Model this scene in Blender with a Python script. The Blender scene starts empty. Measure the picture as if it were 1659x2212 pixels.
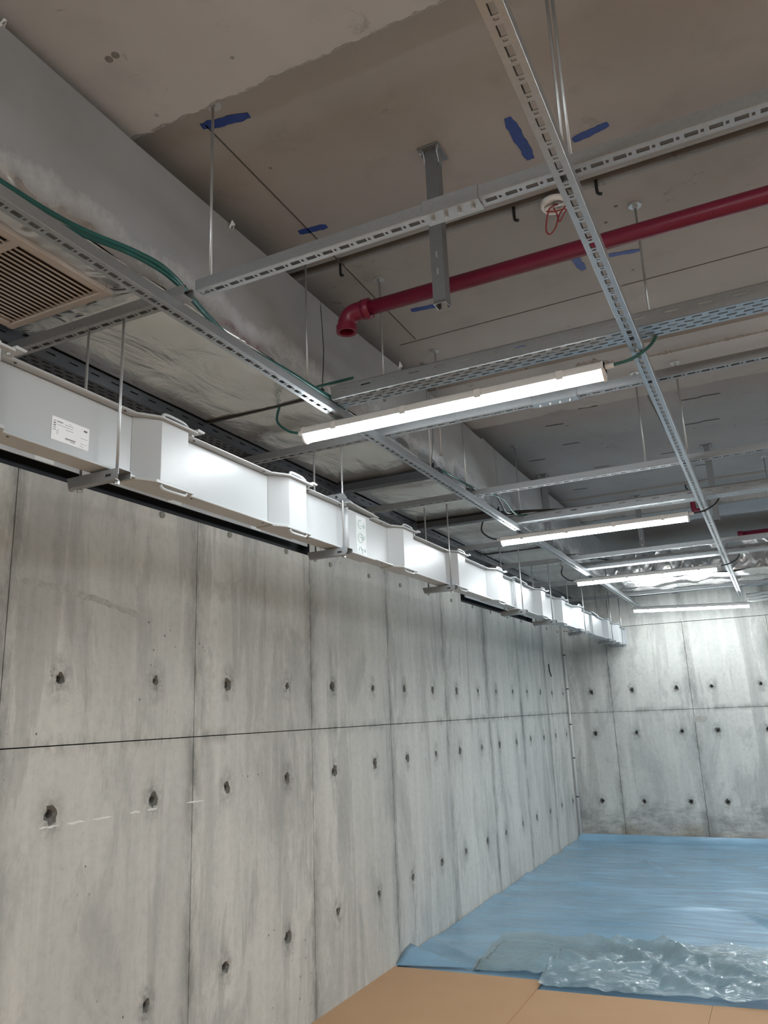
import bpy, bmesh, math, random
from mathutils import Vector, Matrix, noise
from mathutils.geometry import delaunay_2d_cdt
random.seed(7)
S = bpy.context.scene
COL = S.collection

# ------------------------------------------------------------------ camera
cam_d = bpy.data.cameras.new('camera'); cam = bpy.data.objects.new('camera', cam_d); COL.objects.link(cam)
F, YAW, PIT, ROLL = 1705.84, -0.4485126, 0.2517295, -0.0404039
fw = Vector((math.sin(YAW)*math.cos(PIT), math.cos(YAW)*math.cos(PIT), math.sin(PIT)))
rt = fw.cross(Vector((0, 0, 1))).normalized(); up = rt.cross(fw)
r2 = rt*math.cos(ROLL) + up*math.sin(ROLL); u2 = up*math.cos(ROLL) - rt*math.sin(ROLL)
M = Matrix((r2, u2, -fw)).transposed().to_4x4(); M.translation = Vector((2.454, 0, 1.55))
cam.matrix_world = M
cam_d.sensor_fit = 'VERTICAL'; cam_d.sensor_height = 36; cam_d.lens = F/2212*36
cam_d.clip_start = 0.05
S.camera = cam

# ------------------------------------------------------------------ world, exposure
w = bpy.data.worlds.new('world'); S.world = w; w.use_nodes = True
w.node_tree.nodes['Background'].inputs[0].default_value = (0.5, 0.52, 0.55, 1)
w.node_tree.nodes['Background'].inputs[1].default_value = 0.02
S.view_settings.view_transform = 'Standard'; S.view_settings.look = 'None'
S.view_settings.exposure = 2.45; S.view_settings.gamma = 1.0; S.view_settings.use_curve_mapping = False
LAMP = 12.0          # emission strength of the batten diffusers

# ------------------------------------------------------------------ node helpers
MATS = {}
class NT:
    def __init__(s, name):
        m = bpy.data.materials.new(name); m.use_nodes = True; s.m = m; s.t = m.node_tree
        s.n = s.t.nodes; s.b = s.n['Principled BSDF']; s.pos = s.n.new('ShaderNodeNewGeometry').outputs['Position']
    def new(s, typ, **kw):
        o = s.n.new(typ)
        for k, v in kw.items(): setattr(o, k, v)
        return o
    def link(s, a, b): s.t.links.new(a, b)
    def val(s, sock, v):
        if hasattr(v, 'links') or isinstance(v, bpy.types.NodeSocket): s.link(v, sock)
        else: sock.default_value = v
    def math(s, op, a, b=0.0, clamp=False):
        o = s.new('ShaderNodeMath', operation=op, use_clamp=clamp); s.val(o.inputs[0], a); s.val(o.inputs[1], b); return o.outputs[0]
    def mapping(s, scale=(1, 1, 1), loc=(0, 0, 0), vec=None):
        o = s.new('ShaderNodeMapping'); s.link(vec or s.pos, o.inputs['Vector'])
        o.inputs['Scale'].default_value = scale; o.inputs['Location'].default_value = loc; return o.outputs[0]
    def noise(s, vec, scale, detail=6, rough=0.55, dist=0.0):
        o = s.new('ShaderNodeTexNoise'); s.link(vec, o.inputs['Vector']); o.inputs['Scale'].default_value = scale
        o.inputs['Detail'].default_value = detail; o.inputs['Roughness'].default_value = rough; o.inputs['Distortion'].default_value = dist
        return o.outputs['Fac']
    def ramp(s, fac, stops):
        o = s.new('ShaderNodeValToRGB'); s.val(o.inputs[0], fac); e = o.color_ramp.elements
        while len(e) < len(stops): e.new(0.5)
        for i, (p, c) in enumerate(stops):
            e[i].position = p; e[i].color = (c, c, c, 1) if isinstance(c, (int, float)) else (*c, 1)
        return o.outputs[0]
    def mix(s, fac, a, b, mode='MIX'):
        o = s.new('ShaderNodeMix', data_type='RGBA', blend_type=mode); s.val(o.inputs[0], fac)
        for k, v in ((6, a), (7, b)):
            if isinstance(v, tuple): o.inputs[k].default_value = (*v[:3], 1)
            else: s.link(v, o.inputs[k])
        return o.outputs[2]
    def sep(s):
        o = s.new('ShaderNodeSeparateXYZ'); s.link(s.pos, o.inputs[0]); return o.outputs
    def bump(s, h, strength=0.3, dist=0.01):
        o = s.new('ShaderNodeBump'); s.link(h, o.inputs['Height']); o.inputs['Strength'].default_value = strength
        o.inputs['Distance'].default_value = dist; s.link(o.outputs[0], s.b.inputs['Normal']); return o
    def set(s, color=None, rough=None, metal=None, spec=None):
        for k, v in (('Base Color', color), ('Roughness', rough), ('Metallic', metal), ('Specular IOR Level', spec)):
            if v is None: continue
            if isinstance(v, tuple): s.b.inputs[k].default_value = (*v[:3], 1)
            else: s.val(s.b.inputs[k], v)
        return s.m

def plain(name, col, rough=0.5, metal=0.0, vary=0.08, scale=30.0, spec=0.5):
    t = NT(name)
    f = t.noise(t.mapping(), scale, 4)
    c = t.mix(f, tuple(x*(1-vary) for x in col), tuple(min(1, x*(1+vary)) for x in col))
    t.set(c, rough, metal, spec); return t.m

def concrete_wall(name, axis, origin, pitch, dark_low=0.0, cols=(0.252, 0.782), absolute=False):
    """board-formed wall: clouds, vertical streaks, grime along the form joints and round the tie holes, pits"""
    t = NT(name); x, y, z = t.sep(); a = y if axis == 'y' else x
    big = t.noise(t.mapping((1, 1, 0.6)), 1.5, 6, 0.62)
    blot = t.noise(t.mapping((1.6, 1.6, 0.55), (8, 3, 1)), 1.9, 9, 0.68, 0.5)
    st = t.noise(t.mapping((5, 5, 0.28)), 1.5, 8, 0.62)
    st2 = t.noise(t.mapping((2.8, 2.8, 0.36), (3, 5, 1)), 1.5, 9, 0.62, 0.35)
    thin = t.noise(t.mapping((26, 26, 0.5), (1, 2, 6)), 1.4, 5, 0.6)
    fine = t.noise(t.mapping(), 26, 8, 0.72)
    c = t.mix(t.ramp(big, [(0.32, 0), (0.68, 1)]), (0.50, 0.50, 0.47), (0.64, 0.635, 0.59))
    c = t.mix(t.math('MULTIPLY', t.ramp(st, [(0.46, 0), (0.66, 1)]), 0.75), c, (0.70, 0.685, 0.635))
    c = t.mix(t.math('MULTIPLY', t.ramp(blot, [(0.52, 0), (0.57, 0.55), (0.68, 1)]), 0.60), c, (0.335, 0.338, 0.322))
    c = t.mix(t.math('MULTIPLY', t.ramp(st2, [(0.56, 0), (0.585, 0.6), (0.72, 1)]), 0.58), c, (0.32, 0.318, 0.30))
    c = t.mix(t.math('MULTIPLY', t.ramp(thin, [(0.56, 0), (0.70, 1)]), 0.16), c, (0.36, 0.36, 0.345))
    c = t.mix(t.math('MULTIPLY', t.ramp(thin, [(0.28, 1), (0.40, 0)]), 0.26), c, (0.74, 0.73, 0.69))
    q = t.math('DIVIDE', t.math('SUBTRACT', a, origin), pitch)
    fr = t.math('ABSOLUTE', t.math('SUBTRACT', q, t.math('ROUND', q)))
    d = t.math('MULTIPLY', fr, pitch)
    gr = t.noise(t.mapping((3, 3, 1.1), (1, 7, 2)), 2.6, 9, 0.75)
    g = t.math('MULTIPLY', t.ramp(d, [(0.0, 1), (0.02, 0.75), (0.085, 0)]), t.ramp(gr, [(0.40, 0.0), (0.60, 1)]))
    dz = t.math('ABSOLUTE', t.math('SUBTRACT', z, 1.488))
    g2 = t.math('MULTIPLY', t.ramp(dz, [(0.0, 1), (0.05, 0)]), t.ramp(gr, [(0.45, 0.0), (0.64, 1)]))
    g = t.math('MAXIMUM', g, g2)
    c = t.mix(t.math('MULTIPLY', g, 0.75), c, (0.135, 0.132, 0.118))
    # grime round tie holes
    u = a if absolute else t.math('MULTIPLY', t.math('SUBTRACT', q, t.math('FLOOR', q)), pitch)
    du = None
    for k in cols:
        e = t.math('ABSOLUTE', t.math('SUBTRACT', u, k)); du = e if du is None else t.math('MINIMUM', du, e)
    dv = None
    for k in ((0.47, 1.245, 1.73) if not absolute else (0.445, 1.228, 1.728)):
        e = t.math('ABSOLUTE', t.math('SUBTRACT', z, k)); dv = e if dv is None else t.math('MINIMUM', dv, e)
    rr = t.math('SQRT', t.math('ADD', t.math('MULTIPLY', du, du), t.math('MULTIPLY', t.math('MULTIPLY', dv, dv), 0.45)))
    halo = t.math('MULTIPLY', t.ramp(rr, [(0.018, 1), (0.075, 0)]), t.ramp(t.noise(t.mapping(), 24, 6, 0.7), [(0.40, 0.1), (0.62, 1)]))
    c = t.mix(t.math('MULTIPLY', halo, 0.8), c, (0.14, 0.138, 0.125))
    cell = t.new('ShaderNodeTexWhiteNoise', noise_dimensions='1D'); t.link(t.math('FLOOR', q), cell.inputs['W'])
    c = t.mix(t.math('MULTIPLY', cell.outputs['Value'], 0.17), c, (0.33, 0.345, 0.345))
    c = t.mix(t.ramp(fine, [(0.30, 0.16), (0.55, 0)]), c, (0.14, 0.14, 0.13))
    v = t.new('ShaderNodeTexVoronoi'); t.link(t.mapping((1, 1, 0.8)), v.inputs['Vector']); v.inputs['Scale'].default_value = 21
    msk = t.noise(t.mapping((1, 1, 1), (9, 2, 4)), 2.6, 4)
    pit = t.math('MULTIPLY', t.ramp(v.outputs['Distance'], [(0.06, 1), (0.10, 0)]), t.ramp(msk, [(0.57, 0), (0.62, 1)]))
    c = t.mix(t.math('MULTIPLY', pit, 0.85), c, (0.05, 0.05, 0.045))
    h = t.math('SUBTRACT', t.math('ADD', t.math('MULTIPLY', fine, 0.35), t.math('MULTIPLY', st2, 0.3)), t.math('MULTIPLY', pit, 0.8))
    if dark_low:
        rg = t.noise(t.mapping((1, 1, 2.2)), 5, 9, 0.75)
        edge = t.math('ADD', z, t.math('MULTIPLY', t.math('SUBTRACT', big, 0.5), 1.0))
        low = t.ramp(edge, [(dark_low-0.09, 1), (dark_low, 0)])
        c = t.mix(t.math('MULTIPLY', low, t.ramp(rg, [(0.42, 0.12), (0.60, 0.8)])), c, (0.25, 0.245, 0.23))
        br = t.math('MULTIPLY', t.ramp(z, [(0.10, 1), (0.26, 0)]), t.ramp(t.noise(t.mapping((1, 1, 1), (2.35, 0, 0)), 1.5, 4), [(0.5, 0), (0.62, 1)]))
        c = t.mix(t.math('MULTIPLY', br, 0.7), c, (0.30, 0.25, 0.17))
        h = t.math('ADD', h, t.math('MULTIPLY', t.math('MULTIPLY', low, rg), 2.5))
    t.set(c, 0.82, 0, 0.25); t.bump(h, 0.35, 0.006); return t.m

def concrete_soffit(name, lo, hi):
    t = NT(name)
    big = t.noise(t.mapping(), 1.1, 5, 0.55); mid = t.noise(t.mapping((1, 1, 1), (4, 1, 2)), 5, 7, 0.6); fine = t.noise(t.mapping(), 40, 6, 0.7)
    c = t.mix(t.ramp(big, [(0.3, 0), (0.7, 1)]), lo, hi)
    c = t.mix(t.math('MULTIPLY', t.ramp(mid, [(0.55, 0), (0.75, 1)]), 0.35), c, tuple(x*0.72 for x in lo))
    v = t.new('ShaderNodeTexVoronoi'); t.link(t.pos, v.inputs['Vector']); v.inputs['Scale'].default_value = 6.5
    msk = t.noise(t.mapping((1, 1, 1), (9, 2, 4)), 1.3, 3)
    pit = t.math('MULTIPLY', t.ramp(v.outputs['Distance'], [(0.035, 1), (0.065, 0)]), t.ramp(msk, [(0.46, 0), (0.54, 1)]))
    c = t.mix(t.math('MULTIPLY', pit, 0.8), c, (0.05, 0.05, 0.046))
    smu = t.noise(t.mapping((1, 1, 1), (6, 6, 1)), 9, 8, 0.75, 0.6); sm2 = t.noise(t.mapping((1, 1, 1), (2, 8, 1)), 1.7, 3)
    c = t.mix(t.math('MULTIPLY', t.math('MULTIPLY', t.ramp(smu, [(0.60, 0), (0.68, 1)]), t.ramp(sm2, [(0.5, 0), (0.6, 1)])), 0.6), c, (0.10, 0.098, 0.09))
    t.set(c, 0.8, 0, 0.25); t.bump(t.math('ADD', t.math('MULTIPLY', fine, 0.4), mid), 0.18, 0.006); return t.m

def foil(name, rough=0.30, col=(0.60, 0.60, 0.58), strength=0.55, metal=0.85, shiny_below=None):
    t = NT(name); x, y, z = t.sep()
    n1 = t.new('ShaderNodeTexNoise', noise_type='RIDGED_MULTIFRACTAL'); t.link(t.mapping((1.0, 0.5, 1)), n1.inputs['Vector'])
    n1.inputs['Scale'].default_value = 1.7; n1.inputs['Detail'].default_value = 5; n1.inputs['Distortion'].default_value = 1.0
    n2 = t.noise(t.mapping((1.3, 0.55, 1)), 3.6, 5, 0.55, 1.6)
    n4 = t.new('ShaderNodeTexNoise', noise_type='RIDGED_MULTIFRACTAL'); t.link(t.mapping((1, 1, 0.6)), n4.inputs['Vector'])
    n4.inputs['Scale'].default_value = 13; n4.inputs['Detail'].default_value = 4; n4.inputs['Distortion'].default_value = 0.7
    dirt = t.noise(t.mapping(), 3, 5)
    c = t.mix(t.ramp(dirt, [(0.3, 0), (0.7, 1)]), tuple(v_*0.85 for v_ in col), col)
    r_ = t.ramp(n2, [(0.3, rough), (0.7, rough+0.10)]); h = t.math('ADD', t.math('MULTIPLY', n1.outputs['Fac'], 0.22), n2)
    mt = metal
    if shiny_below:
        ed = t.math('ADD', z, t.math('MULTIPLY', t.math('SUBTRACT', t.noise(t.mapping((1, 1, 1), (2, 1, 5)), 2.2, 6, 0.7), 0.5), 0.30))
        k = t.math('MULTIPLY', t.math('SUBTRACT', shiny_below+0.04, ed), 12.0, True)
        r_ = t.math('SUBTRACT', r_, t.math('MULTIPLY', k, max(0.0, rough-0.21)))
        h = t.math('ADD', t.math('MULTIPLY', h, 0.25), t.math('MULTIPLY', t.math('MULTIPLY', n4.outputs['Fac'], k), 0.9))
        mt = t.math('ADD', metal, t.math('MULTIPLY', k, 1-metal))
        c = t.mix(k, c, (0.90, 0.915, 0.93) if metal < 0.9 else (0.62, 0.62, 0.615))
    t.set(c, r_, mt); t.bump(h, strength, 0.02); return t.m

def galvanised(name, col=(0.50, 0.53, 0.55), rough=0.38, metal=0.85):
    t = NT(name)
    v = t.new('ShaderNodeTexVoronoi'); t.link(t.pos, v.inputs['Vector']); v.inputs['Scale'].default_value = 140
    s = t.new('ShaderNodeSeparateColor'); t.link(v.outputs['Color'], s.inputs[0])
    c = t.mix(s.outputs[0], tuple(x*0.96 for x in col), tuple(x*1.04 for x in col))
    t.set(c, rough, metal); return t.m

M_WALL = concrete_wall('wall_concrete', 'y', 1.95, 1.04)
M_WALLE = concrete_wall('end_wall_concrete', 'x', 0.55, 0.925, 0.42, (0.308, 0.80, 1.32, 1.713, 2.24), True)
M_SOFF = concrete_soffit('soffit_concrete', (0.285, 0.278, 0.272), (0.37, 0.361, 0.353))
M_BEAM = concrete_soffit('beam_concrete', (0.365, 0.354, 0.345), (0.455, 0.443, 0.433))
M_CHIP = plain('chipped_concrete', (0.24, 0.225, 0.205), 0.9, 0, 0.6, 70)
M_HOLE = plain('raw_aggregate', (0.16, 0.155, 0.14), 0.9, 0, 0.5, 90)
M_VOID = plain('unlit_void_black', (0.010, 0.012, 0.016), 0.7)  # black colour standing in for the unlit void at the wall slots
M_JOINT = plain('joint_shadow_gap', (0.07, 0.066, 0.06), 0.9)
M_BLUEP = plain('blue_spray_paint', (0.012, 0.045, 0.24), 0.55, 0, 0.35, 60)
M_FOIL = foil('duct_foil', 0.17, (0.80, 0.80, 0.785), 0.55, 0.80)
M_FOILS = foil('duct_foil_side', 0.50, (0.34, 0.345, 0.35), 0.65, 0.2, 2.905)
M_CRUM = foil('crumpled_foil', 0.22, (0.58, 0.58, 0.575), 1.0, 1.0, 9.0)
M_GALV = galvanised('galvanised_steel', (0.43, 0.455, 0.475), 0.36)
M_GALVD = galvanised('galvanised_steel_dull', (0.33, 0.345, 0.355), 0.46, 0.7)
M_TRAYD = galvanised('dark_cable_tray_steel', (0.095, 0.105, 0.12), 0.5, 0.6)
M_POST = galvanised('dull_grey_post', (0.20, 0.207, 0.215), 0.5, 0.6)
M_ROD = plain('zinc_rod', (0.48, 0.49, 0.49), 0.4, 0.75)
M_WHITE = plain('white_enamel', (0.46, 0.48, 0.49), 0.34, 0, 0.02, 6)
M_PAPER = plain('label_paper', (0.86, 0.87, 0.88), 0.6, 0, 0.03)
M_INK = plain('label_ink', (0.06, 0.06, 0.065), 0.6)
M_INKG = plain('label_grey_ink', (0.36, 0.37, 0.38), 0.6)
M_PEN = plain('green_marker', (0.33, 0.47, 0.44), 0.6)
M_TAPE = plain('clear_grey_tape', (0.70, 0.73, 0.73), 0.4)
M_RED = plain('red_pipe_paint', (0.165, 0.008, 0.032), 0.38, 0, 0.15, 15)
M_REDW = plain('red_wire', (0.27, 0.02, 0.03), 0.4)
M_GREEN = plain('green_cable', (0.015, 0.105, 0.095), 0.38, 0, 0.2, 20)
M_BLACKC = plain('black_cable', (0.025, 0.03, 0.032), 0.45)
M_BLK = plain('black_plastic', (0.015, 0.015, 0.015), 0.5)
M_PLASTW = plain('white_plastic', (0.74, 0.73, 0.71), 0.45, 0, 0.03)
M_GRILLE = plain('beige_grille_enamel', (0.47, 0.43, 0.395), 0.45, 0, 0.05)
M_GRILLD = plain('grille_interior', (0.07, 0.055, 0.048), 0.8)
M_PVC = plain('white_conduit', (0.66, 0.66, 0.63), 0.45, 0, 0.05)

def cardboard():
    t = NT('cardboard'); f = t.noise(t.mapping((1, 1, 1)), 2.2, 5); g = t.noise(t.mapping((60, 3, 1)), 4, 3)
    c = t.mix(f, (0.43, 0.255, 0.135), (0.53, 0.33, 0.19)); c = t.mix(t.math('MULTIPLY', g, 0.25), c, (0.44, 0.27, 0.15))
    t.set(c, 0.72, 0, 0.3); t.bump(g, 0.06, 0.004); return t.m
M_CARD = cardboard()
def plastic(name, col, rough, alpha=None, bs=0.35, crum=0.0):
    t = NT(name)
    n = t.math('ADD', t.noise(t.mapping((0.7, 5.0, 1)), 3.5, 7, 0.6, 0.6), t.math('MULTIPLY', t.noise(t.mapping((1.3, 13, 1), (3, 1, 0)), 3.0, 5, 0.6, 0.4), 0.6)); n3 = t.noise(t.mapping((1, 1.6, 1), (5, 3, 0)), 1.7, 4, 0.5)
    rd = t.new('ShaderNodeTexNoise', noise_type='RIDGED_MULTIFRACTAL'); t.link(t.mapping((1, 2.2, 1)), rd.inputs['Vector'])
    rd.inputs['Scale'].default_value = 2.4; rd.inputs['Detail'].default_value = 5; rd.inputs['Distortion'].default_value = 0.8
    c = t.mix(t.ramp(n3, [(0.35, 0), (0.65, 1)]), tuple(x*0.86 for x in col), tuple(x*1.12 for x in col))
    t.set(c, rough, 0, 0.8); t.bump(t.math('ADD', n, t.math('MULTIPLY', rd.outputs['Fac'], 0.15+crum)), bs, 0.02)
    t.b.inputs['Coat Weight'].default_value = 0.6 if crum else 0.25; t.b.inputs['Coat Roughness'].default_value = 0.05
    if alpha is not None: t.b.inputs['Alpha'].default_value = alpha
    return t.m
M_SHEET = plastic('blue_polythene', (0.21, 0.375, 0.515), 0.2, None, 0.38)
M_SHEET2 = plastic('clear_blue_polythene', (0.28, 0.40, 0.445), 0.06, 0.72, 0.9, 0.7)
def emit():
    m = bpy.data.materials.new('lit_diffuser'); m.use_nodes = True; n = m.node_tree.nodes; n.clear()
    e = n.new('ShaderNodeEmission'); o = n.new('ShaderNodeOutputMaterial'); m.node_tree.links.new(e.outputs[0], o.inputs[0])
    e.inputs[0].default_value = (0.91, 0.97, 1.0, 1); e.inputs[1].default_value = LAMP; return m
M_LAMP = emit()

# ------------------------------------------------------------------ mesh helpers
class MB:
    def __init__(s): s.v = []; s.f = []
    def add(s, vs, fs):
        o = len(s.v); s.v += [tuple(p) for p in vs]; s.f += [tuple(i+o for i in f) for f in fs]; return s
    def box(s, x0, x1, y0, y1, z0, z1):
        return s.add([(x0,y0,z0),(x1,y0,z0),(x1,y1,z0),(x0,y1,z0),(x0,y0,z1),(x1,y0,z1),(x1,y1,z1),(x0,y1,z1)],
                     [(0,3,2,1),(4,5,6,7),(0,1,5,4),(1,2,6,5),(2,3,7,6),(3,0,4,7)])
    def prism(s, poly, axis, a, b):
        """poly: 2D points; extruded along axis from a to b.  axis x: (y,z)  y: (x,z)  z: (x,y)"""
        def P(q, t): return {'x': (t, q[0], q[1]), 'y': (q[0], t, q[1]), 'z': (q[0], q[1], t)}[axis]
        n = len(poly); vs = [P(q, a) for q in poly] + [P(q, b) for q in poly]
        fs = [tuple(range(n))[::-1], tuple(range(n, 2*n))] + [(i, (i+1) % n, n+(i+1) % n, n+i) for i in range(n)]
        return s.add(vs, fs)
    def tube(s, pts, r, n=8, cap=True):
        pts = [Vector(p) for p in pts]; rr = r if isinstance(r, (list, tuple)) else [r]*len(pts)
        t0 = (pts[1]-pts[0]).normalized(); a = t0.orthogonal().normalized(); rings = []
        for i, p in enumerate(pts):
            t = (pts[min(i+1, len(pts)-1)] - pts[max(i-1, 0)]).normalized()
            a = (a - t*a.dot(t)).normalized(); b = t.cross(a)
            rings.append([p + (a*math.cos(k*2*math.pi/n) + b*math.sin(k*2*math.pi/n))*rr[i] for k in range(n)])
        vs = [q for R in rings for q in R]; fs = []
        for i in range(len(pts)-1):
            for k in range(n): fs.append((i*n+k, i*n+(k+1) % n, (i+1)*n+(k+1) % n, (i+1)*n+k))
        if cap: fs += [tuple(range(n))[::-1], tuple(range((len(pts)-1)*n, len(pts)*n))]
        return s.add(vs, fs)
    def cyl(s, p0, p1, r, n=16): return s.tube([p0, p1], r, n)
    def build(s, name, mat, parent=None, smooth=False, loc=None, fix=True):
        me = bpy.data.meshes.new(name); me.from_pydata(s.v, [], s.f)
        if fix:
            bm = bmesh.new(); bm.from_mesh(me); bmesh.ops.recalc_face_normals(bm, faces=bm.faces[:]); bm.to_mesh(me); bm.free()
        if mat: me.materials.append(mat)
        if smooth:
            for p in me.polygons: p.use_smooth = True
        o = bpy.data.objects.new(name, me); COL.objects.link(o)
        if parent: o.parent = parent; o.matrix_parent_inverse = parent.matrix_basis.inverted()
        return o
def smooth_by_angle(o, ang=40):
    me = o.data
    for p in me.polygons: p.use_smooth = True
    bm = bmesh.new(); bm.from_mesh(me)
    for e in bm.edges: e.smooth = not (len(e.link_faces) == 2 and e.calc_face_angle(0) > math.radians(ang))
    bm.to_mesh(me); bm.free(); return o
def bevel(o, wdt=0.002, seg=1):
    m = o.modifiers.new('bevel', 'BEVEL'); m.width = wdt; m.segments = seg; m.limit_method = 'ANGLE'; return o
def thing(name, label, cat, loc=(0, 0, 0), group=None):
    o = bpy.data.objects.new(name, None); COL.objects.link(o); o.location = loc; o.empty_display_size = 0.1
    bpy.context.view_layer.update() if False else None
    return tag(o, label, cat, group)
def tag(o, label, cat, group=None):
    o['label'] = label; o['category'] = cat
    if group: o['group'] = group
    return o
def struct(o): o['kind'] = 'structure'; return o
def spline(pts, sub=8):
    P = [Vector(p) for p in pts]; P = [2*P[0]-P[1]] + P + [2*P[-1]-P[-2]]; out = []
    for i in range(1, len(P)-2):
        for k in range(sub):
            t = k/sub; a, b, c, d = P[i-1:i+3]
            out.append(0.5*((2*b)+(c-a)*t+(2*a-5*b+4*c-d)*t*t+(3*b-a-3*c+d)*t**3))
    out.append(P[-2]); return out

ZC, ZB = 3.36, 3.28          # slab soffit, beam soffit
XR, YN, YE = 9.0, -6.0, 10.2   # right wall, wall behind, end wall

# ================================================================== STRUCTURE
struct(MB().box(-0.4, XR+0.2, YN-0.2, YE+0.3, -0.2, -0.004).build('floor', plain('floor_screed', (0.36, 0.35, 0.33), 0.8)))

# ---- ceiling: slab with grooves; beams, joints, paint marks as its pieces
prof = [(YN-0.2, ZC)]
for g in (2.575, 6.98):
    prof += [(g-0.075, ZC), (g-0.044, ZC+0.012), (g-0.042, ZC+0.13), (g, ZC+0.13), (g+0.001, ZC)]
prof += [(YE+0.3, ZC), (YE+0.3, ZC+0.25), (YN-0.2, ZC+0.25)]
ceiling = struct(MB().prism(prof, 'x', -0.4, XR+0.2).build('ceiling', M_SOFF))

def beam(y0, y1, seed):
    mb = MB(); n = 700; xs = [-0.4 + (XR+0.6)*(i/n)**1.0 for i in range(n+1)]
    sec = []
    for x in xs:
        def chip(o):
            v = noise.noise(Vector((x*9, seed, o)))*0.5 + noise.noise(Vector((x*34, seed, o)))*0.6
            k = max(0, noise.noise(Vector((x*3.1, seed+4, o)))-0.12)
            return 0.005 + abs(v)*0.022 + k*0.13*(0.6+0.8*abs(noise.noise(Vector((x*60, seed, o)))))
        a, b = chip(0), chip(9)
        sec.append([(x, y0, ZC+0.02), (x, y0, ZB+a), (x, y0+a*1.1, ZB), (x, y1-b*1.3, ZB), (x, y1, ZB+b*0.7), (x, y1, ZC+0.02)])
    vs = [p for s_ in sec for p in s_]; fs = []
    for i in range(n):
        for k in range(5): fs.append((i*6+k, i*6+k+1, (i+1)*6+k+1, (i+1)*6+k))
    mb.add(vs, fs); o = mb.build('beam', M_BEAM, ceiling); o.data.materials.append(M_CHIP)
    for p in o.data.polygons:
        if p.index % 5 in (1, 3): p.material_index = 1
    return o
beam(0.93, 1.542, 1.3); beam(3.98, 4.525, 5.1); beam(7.55, 8.1, 8.2); beam(-2.0, -1.45, 3)

def strip(name, p0, p1, wd, mat, parent, z=ZC, t=0.0015, jag=0.0, n=1):
    p0, p1 = Vector((*p0, 0)), Vector((*p1, 0)); d = (p1-p0); L = d.length; d.normalize(); s_ = Vector((-d.y, d.x, 0))
    A = []; B = []
    for i in range(n+1):
        q = p0 + d*L*i/n
        e = 1.0 if n == 1 else min(1, 0.62+2.2*min(i, n-i)/n)
        A.append(q + s_*wd*0.5*(e+random.uniform(-jag, jag))); B.append(q - s_*wd*0.5*(e+random.uniform(-jag, jag)))
    poly = [(p.x, p.y) for p in A] + [(p.x, p.y) for p in B[::-1]]
    return MB().prism(poly, 'z', z-t, z+0.004).build(name, mat, parent)
for p0, p1 in [((1.09, 1.66), (1.065, 3.33)), ((1.975, 4.47), (2.015, 6.9)), ((0.97, 3.35), (2.9, 3.315))]:
    strip('form_joint', p0, p1, 0.005, M_JOINT, ceiling)
for p0, p1, wd in [((1.075, 1.66), (1.235, 1.69), .035), ((1.935, 2.09), (1.948, 2.315), .036), ((2.095, 2.295), (2.215, 2.275), .032),
                   ((1.04, 2.285), (1.155, 2.30), .032), ((1.165, 3.055), (1.295, 3.075), .034), ((1.935, 2.96), (1.95, 3.11), .034),
                   ((2.055, 3.05), (2.19, 3.075), .026), ((1.44, 3.665), (1.56, 3.675), .036), ((2.29, 3.64), (2.46, 3.66), .026)]:
    o = strip('paint_mark', p0, p1, wd, M_BLUEP, ceiling, jag=0.16, n=12); o['label'] = 'blue paint dab on the soffit'
for x, y in [(1.355, 4.92), (1.36, 5.36), (2.20, 4.925), (2.315, 4.92), (2.165, 5.40), (2.28, 5.395), (1.44, 6.05), (1.05, 5.6), (1.95, 5.98), (1.15, 6.6), (2.15, 6.45), (1.62, 4.72)]:
    o = strip('ceiling_slot', (x-0.06, y), (x+0.06, y+0.012), 0.014, M_JOINT, ceiling, n=6)
for x, y in [(1.058, 2.577), (1.808, 2.571), (2.116, 2.566), (1.96, 6.99), (2.9, 2.57)]:
    MB().tube(spline([(x, y, ZC+0.02), (x, y, ZC-0.025), (x+0.006, y-0.004, ZC-0.04), (x+0.016, y-0.006, ZC-0.045)], 4), 0.006, 7).build('rebar_hook', M_BLK, ceiling, True)
for x, y in [(1.08, 1.27), (1.105, 1.268)]:
    MB().cyl((x, y, ZB-0.001), (x, y, ZB+0.01), 0.011, 14).build('plug', M_HOLE, ceiling)

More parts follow.
